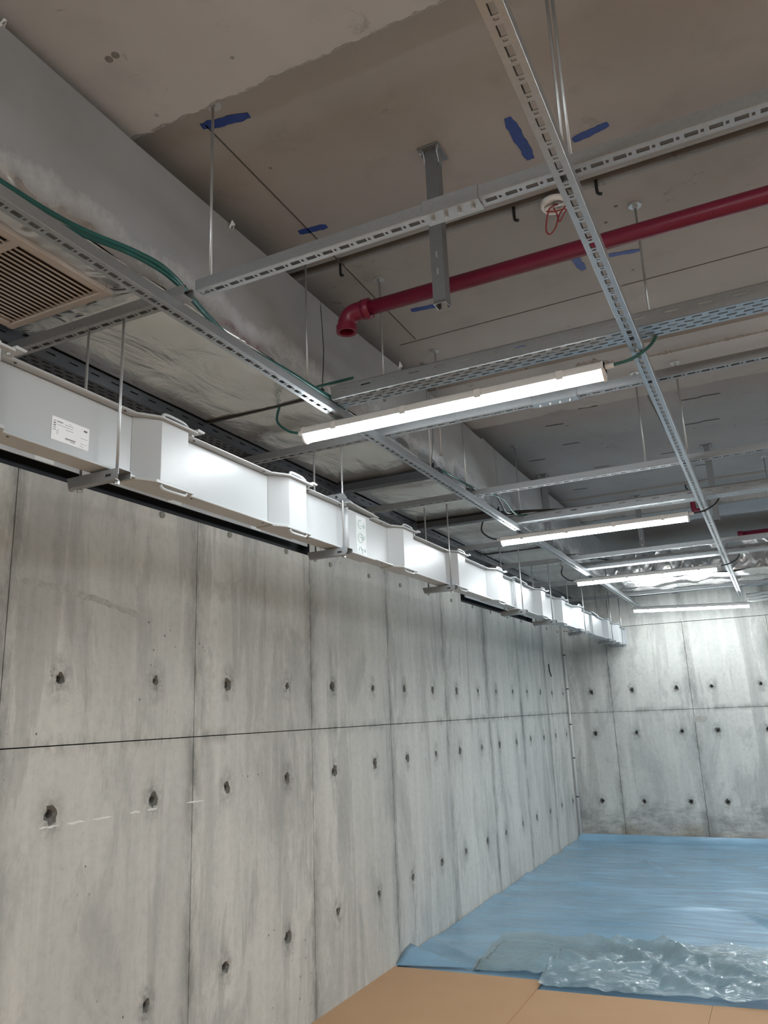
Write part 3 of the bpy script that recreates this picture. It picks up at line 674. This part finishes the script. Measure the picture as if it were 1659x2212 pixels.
bevel(MB().box(0.750, 0.835, 10.08, 10.10, ZB0-0.004, ZB1+0.006).build('end_cap', M_WHITE, bus), 0.002)
# label sticker with printed rows
st = MB().box(0.8005, 0.801, 1.405, 1.535, 2.300, 2.366).build('label_sticker', M_PAPER, bus); st['label'] = 'white printed rating label'
def ink(y0, y1, z0, z1, m=None): MB().box(0.801, 0.8013, y0, y1, z0, z1).build('print', m or M_INK, st)
for k in range(5): ink(1.410, 1.4185, 2.3555-k*0.0062-0.0026, 2.3555-k*0.0062, M_INK if k in (1, 2) else M_INKG)
ink(1.422, 1.442, 2.3525, 2.3565, M_INKG); ink(1.449, 1.478, 2.3515, 2.353, M_INKG); ink(1.462, 1.472, 2.3565, 2.3575, M_INKG)
ink(1.422, 1.477, 2.3450, 2.3462, M_INKG); ink(1.452, 1.478, 2.3375, 2.339, M_INKG)
ink(1.515, 1.520, 2.3515, 2.3565); ink(1.5208, 1.527, 2.3515, 2.3565)
ink(1.452, 1.488, 2.313, 2.3152, M_INK); ink(1.470, 1.487, 2.3075, 2.3095, M_INKG); ink(1.452, 1.485, 2.3105, 2.3115, M_INKG)
ink(1.504, 1.530, 2.330, 2.331, M_INKG); ink(1.504, 1.528, 2.314, 2.315, M_INKG); ink(1.505, 1.509, 2.306, 2.308, M_INKG); ink(1.513, 1.516, 2.3055, 2.308, M_INKG)
ink(1.422, 1.428, 2.318, 2.332, plain('label_pale_ink', (0.68, 0.69, 0.70), 0.6))

# trapeze hangers below the busbar
hl = ['nearest trapeze hanger below the busbar, beside the printed label', 'second trapeze hanger with upper plate, at the scribbled joint', 'third trapeze hanger below the busbar', 'fourth trapeze hanger below the busbar', 'fifth trapeze hanger below the busbar', 'sixth trapeze hanger, beyond the corner conduit', 'seventh trapeze hanger, next to last of the busbar', 'last trapeze hanger at the far end of the busbar']
for k, hy in enumerate((1.605, 2.935, 4.20, 5.62, 6.47, 7.70, 9.08, 9.72)):
    t = thing('trapeze_hanger', hl[k], 'hanger', (0.78, hy, ZB0-0.04), 'trapeze hangers of the busbar')
    top = ZT+0.004 if k < 5 else 2.80
    for x in (0.842, 0.70):
        MB().cyl((x, hy, ZB0-0.034), (x, hy, top), 0.0042, 8).build('rod', M_ROD, t, True)
        MB().cyl((x, hy, ZB0-0.046), (x, hy, ZB0-0.036), 0.0085, 6).build('nut', M_ROD, t)
    z1 = ZB0-0.0075; z0 = z1-0.030
    mb = MB(); mb.add([(0.672, hy-0.024, z1), (0.872, hy-0.024, z1), (0.872, hy-0.024, z0+0.012), (0.862, hy-0.024, z0), (0.682, hy-0.024, z0),
                       (0.672, hy+0.024, z1), (0.872, hy+0.024, z1), (0.872, hy+0.024, z0+0.012), (0.862, hy+0.024, z0), (0.682, hy+0.024, z0)],
                      [(0, 1, 2, 3, 4), (0, 5, 6, 1)])
    mb.add([(0.682, hy-0.024, z0), (0.862, hy-0.024, z0), (0.862, hy-0.010, z0-0.002), (0.682, hy-0.010, z0-0.002)], [(0, 1, 2, 3)])
    mb.add([(0.672, hy+0.024, z1), (0.872, hy+0.024, z1), (0.872, hy+0.024, z0+0.01), (0.672, hy+0.024, z0+0.01)], [(0, 1, 2, 3)])
    weld(mb.build('bracket', M_GALVD, t, fix=False), 0.0022)
    MB().box(0.825, 0.845, hy-0.0262, hy-0.0245, z0+0.010, z0+0.017).build('bracket_slot', M_BLK, t)
    if k == 1:
        MB().prism([(0.68, ZB1+0.004), (0.86, ZB1+0.004), (0.868, ZB1+0.010), (0.85, ZB1+0.036), (0.68, ZB1+0.036)], 'y', hy-0.005, hy-0.002).build('top_bracket', M_GALV, t)
        MB().box(0.68, 0.868, hy-0.005, hy+0.03, ZB1+0.003, ZB1+0.006).build('top_bracket', M_GALV, t)
        MB().cyl((0.815, hy-0.0075, ZB1+0.022), (0.815, hy-0.005, ZB1+0.022), 0.006, 10).build('bolt_hole', M_BLK, t)

# white strips along the slots in the wall
for y0, y1, lb in ((-2.2, 3.98, 'white strip along the near dark slot in the concrete wall'), (6.68, 8.86, 'white strip along the far dark slot in the concrete wall')):
    t = thing('edge_strip', lb, 'strip', (0.0, y0, 2.55), 'white strips on the wall slots')
    bevel(MB().prism([(0.0085, 2.550), (0.019, 2.547), (0.021, 2.550), (0.021, 2.60), (0.0085, 2.60)], 'y', y0, y1).build('strip', M_WHITE, t), 0.001)
    for yy in (2.0, 2.75, 3.4):
        if y0 < yy < y1: MB().box(0.0212, 0.0218, yy, yy+0.09, 2.55, 2.59).build('tape', M_TAPE, t)

# ================================================================== LIGHTS
def batten(cx, cy, z, label, L=1.20, tilt=0.0, parts=True):
    t = thing('batten_light', label, 'light', (cx, cy, z), 'LED batten lights')
    hx = L/2
    prof_h = [(-0.030, 0.0), (-0.036, -0.006), (-0.036, 0.006), (-0.030, 0.022), (-0.018, 0.030), (0.018, 0.030), (0.030, 0.022), (0.036, 0.006), (0.036, -0.006), (0.030, 0.0)]
    def P(q, x): return (cx+x, cy+q[0], z+q[1]+tilt*x)
    def sweep(prof, x0, x1, name, mat, sm=True):
        n = len(prof); vs = [P(q, x0) for q in prof]+[P(q, x1) for q in prof]
        fs = [tuple(range(n))[::-1], tuple(range(n, 2*n))]+[(i, (i+1) % n, n+(i+1) % n, n+i) for i in range(n)]
        return smooth_by_angle(MB().add(vs, fs).build(name, mat, t), 35)
    sweep(prof_h, -hx, hx, 'housing', M_PLASTW)
    dif = [(0.0285*math.cos(a), -0.002-0.030*abs(math.sin(a))**0.8) for a in [math.pi+math.pi*i/10 for i in range(11)]]
    sweep(dif, -hx+0.008, hx-0.008, 'diffuser', M_LAMP)
    capd = [(q[0]*1.07, q[1]*1.05) for q in prof_h[1:-1]] + [(0.032*math.cos(-a), -0.001-0.0355*abs(math.sin(a))) for a in [math.pi*i/8 for i in range(1, 8)]]
    for s_ in (-1, 1):
        a, b = sorted((s_*hx, s_*(hx-0.008))); sweep(capd, a, b+0.0, 'end_cap', M_PLASTW)
    if parts:
        for x in (-0.45, -0.15, 0.15, 0.45):
            for s_ in (-1, 1):
                MB().add([P((s_*0.0362, 0.020), x-0.012), P((s_*0.0362, 0.020), x+0.012), P((s_*0.0362, -0.012), x+0.012), P((s_*0.0362, -0.012), x-0.012),
                          P((s_*0.0385, 0.020), x-0.012), P((s_*0.0385, 0.020), x+0.012), P((s_*0.0385, -0.012), x+0.012), P((s_*0.0385, -0.012), x-0.012)],
                         [(0, 1, 2, 3), (7, 6, 5, 4), (0, 4, 5, 1), (1, 5, 6, 2), (2, 6, 7, 3), (3, 7, 4, 0)]).build('clip', M_PLASTW, t)
    MB().cyl((cx-hx-0.03, cy, z+0.014-tilt*hx), (cx-hx, cy, z+0.014-tilt*hx), 0.009, 10).build('cable_gland', M_PLASTW, t)
    MB().cyl((cx+hx, cy, z+0.014+tilt*hx), (cx+hx+0.03, cy, z+0.014+tilt*hx), 0.009, 10).build('cable_gland', M_PLASTW, t)
    return t
ZL = 2.660
batten(1.468, 2.590, ZL, 'nearest glowing batten light, the largest in view')
batten(1.492, 5.065, ZL, 'second glowing batten light from the viewpoint')
batten(1.505, 7.250, ZL, 'third glowing batten light, in front of the far foil duct')
batten(1.645, 9.58, 2.60, 'farthest glowing batten light, against the end wall', tilt=-0.045, L=1.24)
for cx, cy in [(1.48, 0.10), (1.48, -2.3), (1.48, -4.7)] + [(x, y) for x in (3.65, 5.7, 7.8) for y in (-4.7, -2.3, 0.1, 2.6, 5.06, 7.25, 9.6)]:  # rows to the right are unseen lamps, added to brighten the wall
    batten(cx, cy, ZL, 'batten light behind the viewpoint' if cx < 2 else 'added unseen batten light beyond the right edge', parts=False)

# ================================================================== RED PIPE, DETECTOR, POSTS
py, pz, pr = 2.36, 3.003, 0.0275
rp = thing('sprinkler_pipe', 'dark red fire pipe crossing under the soffit with a down-turned elbow', 'pipe', (1.2, py, pz))
MB().cyl((1.26, py, pz), (4.6, py, pz), pr, 24).build('pipe', M_RED, rp, True)
el = [(1.275, py, pz)] + [(1.195+0.045-0.045*math.sin(a)-0.0, py, pz-0.045+0.045*math.cos(a)) for a in [math.pi/2*i/6 for i in range(7)]] + [(1.195, py, pz-0.062)]
MB().tube(el, 0.034, 20, cap=False).build('elbow', M_RED, rp, True)
MB().tube([(1.268, py, pz), (1.296, py, pz)], 0.038, 20).build('collar', M_RED, rp, True)
ring = MB(); n = 20
for (ra, za), (rb, zb) in zip([(0.034, -0.045), (0.039, -0.048), (0.039, -0.072), (0.027, -0.072), (0.027, -0.03)], [(0.039, -0.048), (0.039, -0.072), (0.027, -0.072), (0.027, -0.03), (0.001, -0.03)]):
    for k in range(n):
        a, b = k*2*math.pi/n, (k+1)*2*math.pi/n
        ring.add([(1.195+ra*math.cos(a), py+ra*math.sin(a), pz+za), (1.195+ra*math.cos(b), py+ra*math.sin(b), pz+za), (1.195+rb*math.cos(b), py+rb*math.sin(b), pz+zb), (1.195+rb*math.cos(a), py+rb*math.sin(a), pz+zb)], [(0, 1, 2, 3)])
ring.build('elbow_mouth', M_RED, rp, fix=False)
fr_ = thing('sprinkler_pipe', 'short far red pipe piece at the right, behind the third bay tray', 'pipe', (2.3, 7.3, 2.95))
MB().cyl((2.32, 7.3, 2.93), (4.6, 7.3, 2.95), 0.024, 16).build('pipe', M_RED, fr_, True); MB().cyl((2.30, 7.3, 2.93), (2.34, 7.3, 2.93), 0.031, 16).build('collar', M_RED, fr_, True)
mb = MB().tube(spline([(2.0, 7.0, 3.30), (2.0, 7.0, 3.14), (2.03, 7.0, 3.12), (2.09, 7.0, 3.12)], 5), 0.022, 12)
tag(mb.build('sprinkler_pipe', M_RED, None, True), 'small red pipe bend hanging in the dark far bay', 'pipe')

det = thing('detector_base', 'white round smoke detector base with looped red wires', 'detector', (1.957, 2.589, ZC-0.03))
def lathe(cx, cy, prof_, n=28):
    mb = MB(); k = len(prof_)
    for r_, z_ in prof_:
        for i in range(n): mb.v.append((cx+r_*math.cos(i*2*math.pi/n), cy+r_*math.sin(i*2*math.pi/n), z_))
    for j in range(k-1):
        for i in range(n): mb.f.append((j*n+i, j*n+(i+1) % n, (j+1)*n+(i+1) % n, (j+1)*n+i))
    return mb
dx, dy, zz = 1.957, 2.589, ZC
lathe(dx, dy, [(0.05, zz), (0.052, zz-0.012), (0.048, zz-0.020), (0.040, zz-0.020), (0.037, zz-0.010), (0.0005, zz-0.010)]).build('base_ring', M_PLASTW, det, True)
lathe(dx+0.012, dy, [(0.020, zz-0.010), (0.020, zz-0.017), (0.014, zz-0.018), (0.012, zz-0.012), (0.0005, zz-0.012)], 18).build('terminal_hub', M_GALVD, det, True)
MB().box(dx-0.036, dx+0.036, dy-0.006, dy+0.006, zz-0.019, zz-0.012).build('cross_bar', M_PLASTW, det)
MB().tube(spline([(dx+0.02, dy, zz-0.012), (dx-0.01, dy-0.02, zz-0.03), (dx-0.025, dy-0.01, zz-0.045), (dx-0.04, dy, zz-0.10), (dx-0.028, dy, zz-0.125), (dx-0.005, dy, zz-0.105), (dx+0.012, dy+0.005, zz-0.055), (dx+0.03, dy+0.005, zz-0.035), (dx+0.04, dy, zz-0.03)], 6), 0.0028, 7).build('wire', M_REDW, det, True)
MB().tube(spline([(dx-0.03, dy-0.01, zz-0.035), (dx, dy-0.01, zz-0.045), (dx+0.04, dy-0.005, zz-0.045), (dx+0.03, dy, zz-0.06), (dx+0.012, dy, zz-0.085), (dx+0.005, dy, zz-0.05), (dx-0.005, dy, zz-0.02)], 6), 0.0024, 7).build('wire', M_REDW, det, True)

def post(x, y, z0, label, zt=ZC, pl=(0.075, 0.095)):
    t = thing('ceiling_post', label, 'post', (x, y, z0), 'steel ceiling posts')
    o = MB().box(x-pl[0]/2, x+pl[0]/2, y-pl[1]/2, y+pl[1]/2, zt-0.006, zt).build('top_plate', M_POST, t); bevel(o, 0.001)
    mb = MB(); w2, d2 = 0.0205, 0.0205
    prof_ = [(x-w2+0.010, y+d2), (x-w2, y+d2), (x-w2, y-d2), (x+w2, y-d2), (x+w2, y+d2), (x+w2-0.010, y+d2)]
    for i in range(5):
        (xa, ya), (xb, yb) = prof_[i], prof_[i+1]
        mb.add([(xa, ya, z0), (xb, yb, z0), (xb, yb, zt-0.006), (xa, ya, zt-0.006)], [(0, 1, 2, 3)])
    weld(mb.build('channel', M_POST, t, fix=False), 0.0025)
    for s_ in (-1, 1):
        MB().prism([(y-0.03, zt-0.006), (y+0.03, zt-0.006), (y+0.012, zt-0.05), (y-0.012, zt-0.05)], 'x', x+s_*0.0235-0.0015, x+s_*0.0235+0.0015).build('gusset', M_GALV, t)
        MB().cyl((x+s_*0.03, y-0.035, zt-0.018), (x+s_*0.03, y-0.035, zt-0.006), 0.006, 6).build('bolt', M_ROD, t)
    for k in (0.10, 0.16):
        MB().box(x-0.003, x+0.003, y-d2-0.0025, y-d2-0.0012, z0+k, z0+k+0.022).build('slot', M_ROD, t)
    return t
post(1.665, 2.125, 2.795, 'nearest steel ceiling post hanging in front of the red pipe')
post(2.21, 5.965, 2.80, 'far steel ceiling post beside the long right channel')
post(0.985, 6.02, 2.74, 'far steel ceiling post against the foil duct side')
post(1.53, 7.15, 2.80, 'farthest steel ceiling post in the dark third bay')

# ================================================================== CABLES
def cable(pts, r, label, mat=None, group='light cables', sub=8):
    o = MB().tube(spline(pts, sub), r, 8).build('cable', mat or M_GREEN, None, True); return tag(o, label, 'cable', group)
cable([(1.0, 0.2, 2.80), (0.985, 0.75, 2.80), (0.975, 1.06, 2.803), (0.985, 1.27, 2.806), (1.035, 1.455, 2.81), (1.05, 1.57, 2.802), (1.0, 1.80, 2.790), (0.99, 1.95, 2.775), (1.035, 2.2, 2.752), (1.05, 2.5, 2.752), (1.06, 2.52, 2.80), (1.3, 2.51, 2.765)], 0.0075, 'thick green cable sweeping over the cross channel beside the duct', None, 'green supply cables')
cable([(1.04, 0.3, 2.738), (1.03, 1.05, 2.738), (1.012, 1.24, 2.765), (1.028, 1.43, 2.798), (1.046, 1.58, 2.792), (1.004, 1.79, 2.782), (1.0, 1.9, 2.765), (1.045, 2.2, 2.742), (1.05, 2.6, 2.742)], 0.0065, 'second green cable bending up from the long channel beside the duct', None, 'green supply cables')
def loops(cx, cy, z, L, rx, mats, lb):
    xl, xr = cx-L/2-0.02, cx+L/2+0.02
    cable([(xl, cy, z+0.014), (xl-0.06, cy, z+0.035), (xl-0.115, cy, z+0.09), (xl-0.10, cy, z+0.16), (xl-0.06, cy-0.02, z+0.20), (xl+0.02, cy-0.08, z+0.16), (xl+0.30, cy-0.10, z+0.15)], 0.0055, 'cable loop at the left end of the ' + lb, mats)
    cable([(xr, cy, z+0.014), (xr+0.07, cy, z+0.022), (xr+0.135, cy-0.01, z+0.05), (xr+0.165, cy-0.03, z+0.085), (xr+0.15, cy-0.05, z+0.10), (xr+0.10, cy-0.07, z+0.098)], 0.0055, 'cable loop at the right end of the ' + lb, mats)
loops(1.468, 2.590, ZL, 1.2, 0, M_GREEN, 'nearest batten light')
loops(1.492, 5.065, ZL, 1.2, 0, M_BLACKC, 'second batten light')
loops(1.505, 7.250, ZL, 1.2, 0, M_BLACKC, 'third batten light')
cable([(1.05, 4.0, 2.745), (1.03, 4.25, 2.79), (1.07, 4.45, 2.81), (1.05, 4.70, 2.765), (1.10, 4.88, 2.80), (1.5, 4.94, 2.77)], 0.008, 'dark teal cable crossing from long channel to the second tray', M_BLACKC, 'green supply cables')
cable([(1.06, 3.6, 2.745), (1.05, 4.2, 2.782), (1.09, 4.5, 2.80), (1.08, 4.85, 2.775), (1.25, 4.95, 2.79)], 0.006, 'green cable beside the dark one before the second tray', M_GREEN, 'green supply cables')
cable([(1.05, 6.3, 2.745), (1.10, 6.6, 2.79), (1.16, 6.7, 2.76), (1.22, 6.75, 2.80), (1.16, 6.85, 2.80), (1.25, 7.0, 2.79)], 0.006, 'tangled dark cable before the third tray', M_BLACKC, 'green supply cables')
for k in range(3):
    cable([(2.24, 9.72+0.03*k, 2.70-0.035*k), (2.4, 9.72+0.03*k, 2.705-0.035*k), (2.8, 9.7, 2.74-0.035*k), (3.4, 9.7, 2.76-0.03*k)], 0.014, ['upper', 'middle', 'lower'][k] + ' pale conduit beside the far end of the last batten light', M_PVC, 'pale conduits')

# ================================================================== CORNER CONDUIT
cp = thing('conduit_pipe', 'thin white conduit standing in the corner of the two concrete walls', 'conduit', (0.03, 10.14, 0.0))
MB().cyl((0.028, 10.145, 0.0), (0.028, 10.145, 2.62), 0.014, 14).build('pipe', M_PVC, cp, True)
for z in (0.5, 0.95, 1.35, 1.78, 2.2):
    MB().cyl((0.028, 10.145, z-0.006), (0.028, 10.145, z+0.006), 0.0175, 14).build('clamp', M_BLK, cp)
tag(MB().tube(spline([(0.006, 9.42, 2.06), (0.006, 9.44, 1.98), (0.006, 9.50, 1.92)], 5), 0.007, 7).build('cable_end', M_BLK, None, True), 'short black cable stub on the left wall near the corner', 'cable')

# ================================================================== FLOOR COVERINGS
def board(poly, z, label):
    o = MB().prism(poly, 'z', z, z+0.004).build('cardboard_sheet', M_CARD); return tag(o, label, 'cardboard', 'cardboard sheets')
board([(0.0, 3.2), (0.955, 3.2), (0.955, 5.02), (0.0, 4.985)], 0.006, 'cardboard sheet along the left wall, its far corner on the blue film')
board([(0.945, 3.1), (1.884, 3.1), (1.884, 4.925), (0.945, 4.872)], 0.001, 'cardboard sheet second from the left wall')
board([(1.886, 3.1), (2.83, 3.1), (2.83, 5.03), (1.886, 4.925)], 0.001, 'cardboard sheet at the lower right corner')
board([(0.0, YN+0.05), (2.835, YN+0.05), (2.835, 3.09), (0.0, 3.09)], 0.0, 'wide cardboard sheet underfoot, nearer than the visible floor')
board([(2.84, YN+0.05), (XR-0.05, YN+0.05), (XR-0.05, 5.0), (2.84, 5.0)], 0.0, 'wide cardboard sheet on the floor to the right of the view')

def crumple(x, y, sc, seed):
    d, _ = noise.voronoi(Vector((x*sc+seed, y*sc*1.3, seed)))
    return d[1]-d[0]
def seg_h(px, py_, segs):
    z = 0
    for (x0, y0, x1, y1, h, wd) in segs:
        dx_, dy_ = x1-x0, y1-y0; L2 = dx_*dx_+dy_*dy_; t = ((px-x0)*dx_+(py_-y0)*dy_)/L2
        tc = min(1, max(0, t)); d = math.hypot(px-x0-tc*dx_, py_-y0-tc*dy_)
        z += h*math.exp(-(d/wd)**2)*(0.35+0.65*math.sin(math.pi*min(1, max(0, t))))
    return z
FOLD = [(0.35, 7.6, 0.9, 7.75, .02, .03), (0.9, 8.9, 1.25, 8.2, .05, .06), (2.0, 6.9, 2.4, 6.2, .06, .06), (1.3, 6.9, 2.0, 7.0, .02, .03), (0.1, 5.5, 0.62, 5.1, .03, .04), (1.8, 7.7, 2.6, 7.6, .025, .03), (2.0, 8.8, 2.8, 8.9, .03, .04), (0.6, 6.3, 1.6, 6.45, .015, .03)]
def sheet_z(x, y):
    z = 0.010 + seg_h(x, y, FOLD)*0.75
    z += 0.007*noise.noise(Vector((x*1.3, y*4.5, 1.0))) + 0.004*noise.noise(Vector((x*3, y*11, 4.0))) + 0.012*max(0, noise.noise(Vector((x*1.1+3, y*1.4, 9))))
    z += 0.006*(1-abs(noise.noise(Vector((x*2.1, y*2.9, 14)))))
    z += 0.007*crumple(x*0.6, y*1.6, 2.2, 3.0) + 0.0025*crumple(x*0.5, y*2.2, 6, 7.0)
    return max(z, 0.006)
xs = rng(0.006, 5.6, 260); ys = rng(4.80, 10.155, 330)
vs = []
for yy in ys:
    for x in xs:
        z = sheet_z(x, yy)
        if yy > 10.02: z += (yy-10.02)**2*3.2
        e = max(0, 1-(x-0.006)/0.10); z += 0.02*e*(0.5+noise.noise(Vector((yy*3, 0, 2))))
        if yy < 5.12: z = min(z, 0.0045 if x > 0.95 else 0.0045)*1.0 if yy < 5.06 else z*0.5+0.002
        if yy < 5.06: z = -0.001 if x > 0.94 else 0.004
        xx = x
        vs.append((xx, yy, z))
n = len(xs)
fs = [(j*n+i, j*n+i+1, (j+1)*n+i+1, (j+1)*n+i) for j in range(len(ys)-1) for i in range(n-1)]
tag(MB().add(vs, fs).build('plastic_sheet', M_SHEET, None, True), 'large blue polythene sheet spread over the floor to the end wall', 'plastic sheet')
# flap of the blue sheet standing against the left wall
A_, B_, C_ = Vector((0.008, 5.22, 0.085)), Vector((0.50, 5.065, 0.022)), Vector((0.008, 4.99, 0.016))
fl = []
for j in range(9):
    for i in range(13):
        a, b = i/12, j/8
        top = A_.lerp(B_, a); bot = C_.lerp(B_, a); p = bot.lerp(top, b); p.z += 0.012*math.sin(b*math.pi)*(1-a)+0.004*noise.noise(Vector((a*5, b*4, 1)))
        fl.append(tuple(p))
fsl = [(j*13+i, j*13+i+1, (j+1)*13+i+1, (j+1)*13+i) for j in range(8) for i in range(12)]
o = MB().add(fl, fsl).build('plastic_sheet', M_SHEET, None, True); sd = o.modifiers.new('film', 'SOLIDIFY'); sd.thickness = 0.001
tag(o, 'folded-over corner flap of blue polythene against the left wall', 'plastic sheet')
tag(MB().box(0.001, 0.014, 4.99, 5.24, 0.010, 0.016).build('masking_tape', M_PAPER), 'short white tape strip at the foot of the left wall', 'tape')
# second, clearer crumpled sheet at the front
F2 = [(0.95, 6.0, 1.75, 5.1, .055, .035), (1.1, 5.98, 2.6, 4.95, .04, .03), (0.95, 5.05, 1.6, 5.35, .05, .025), (1.0, 5.0, 1.5, 5.12, .05, .03), (1.5, 5.9, 1.7, 5.5, .07, .05), (1.6, 5.3, 2.3, 5.0, .035, .02), (1.9, 5.7, 2.8, 5.75, .03, .03), (1.7, 5.5, 2.8, 5.45, .03, .03), (0.5, 5.9, 0.95, 6.0, .015, .03), (1.55, 5.2, 1.9, 4.95, .04, .025)]
xs = rng(0.44, 4.4, 300); ys = rng(0, 1, 84); vs = []
for t in ys:
    for x in xs:
        yf = 5.06 if x < 0.95 else 4.90+0.045*(x-0.95)+0.02*noise.noise(Vector((x*5, 0, 0)))
        yb = 5.93 + 0.10*noise.noise(Vector((x*1.5, 3, 0))) + (0.0 if x > .6 else -0.5*(0.6-x))
        yy = yf+(yb-yf)*t
        x2 = x + (0.05*(1-t) if x < 0.5 else 0)
        cr = noise.ridged_multi_fractal(Vector((x*2.2, yy*4.2, 5)), 0.9, 2.2, 4, 1.0, 2.0)
        k = 1.0 if x > 0.95 else max(0.15, (x-0.44)/0.51)
        vs.append((x2, yy, max(sheet_z(x2, yy) if yy > 5.06 else 0.008, 0.008) + 0.005 + k*(seg_h(x2, yy, F2) + 0.050*(crumple(x, yy, 3.2, 1.0)) + 0.020*crumple(x, yy, 8.5, 5.0) + 0.008*cr*(0.4+0.6*min(1, max(0, 6.0-yy))))))
n = len(xs)
fs = [(j*n+i, j*n+i+1, (j+1)*n+i+1, (j+1)*n+i) for j in range(len(ys)-1) for i in range(n-1)]
tag(MB().add(vs, fs).build('plastic_sheet', M_SHEET2, None, True), 'crumpled glossy clear-blue film lying by the cardboard edge', 'plastic sheet')
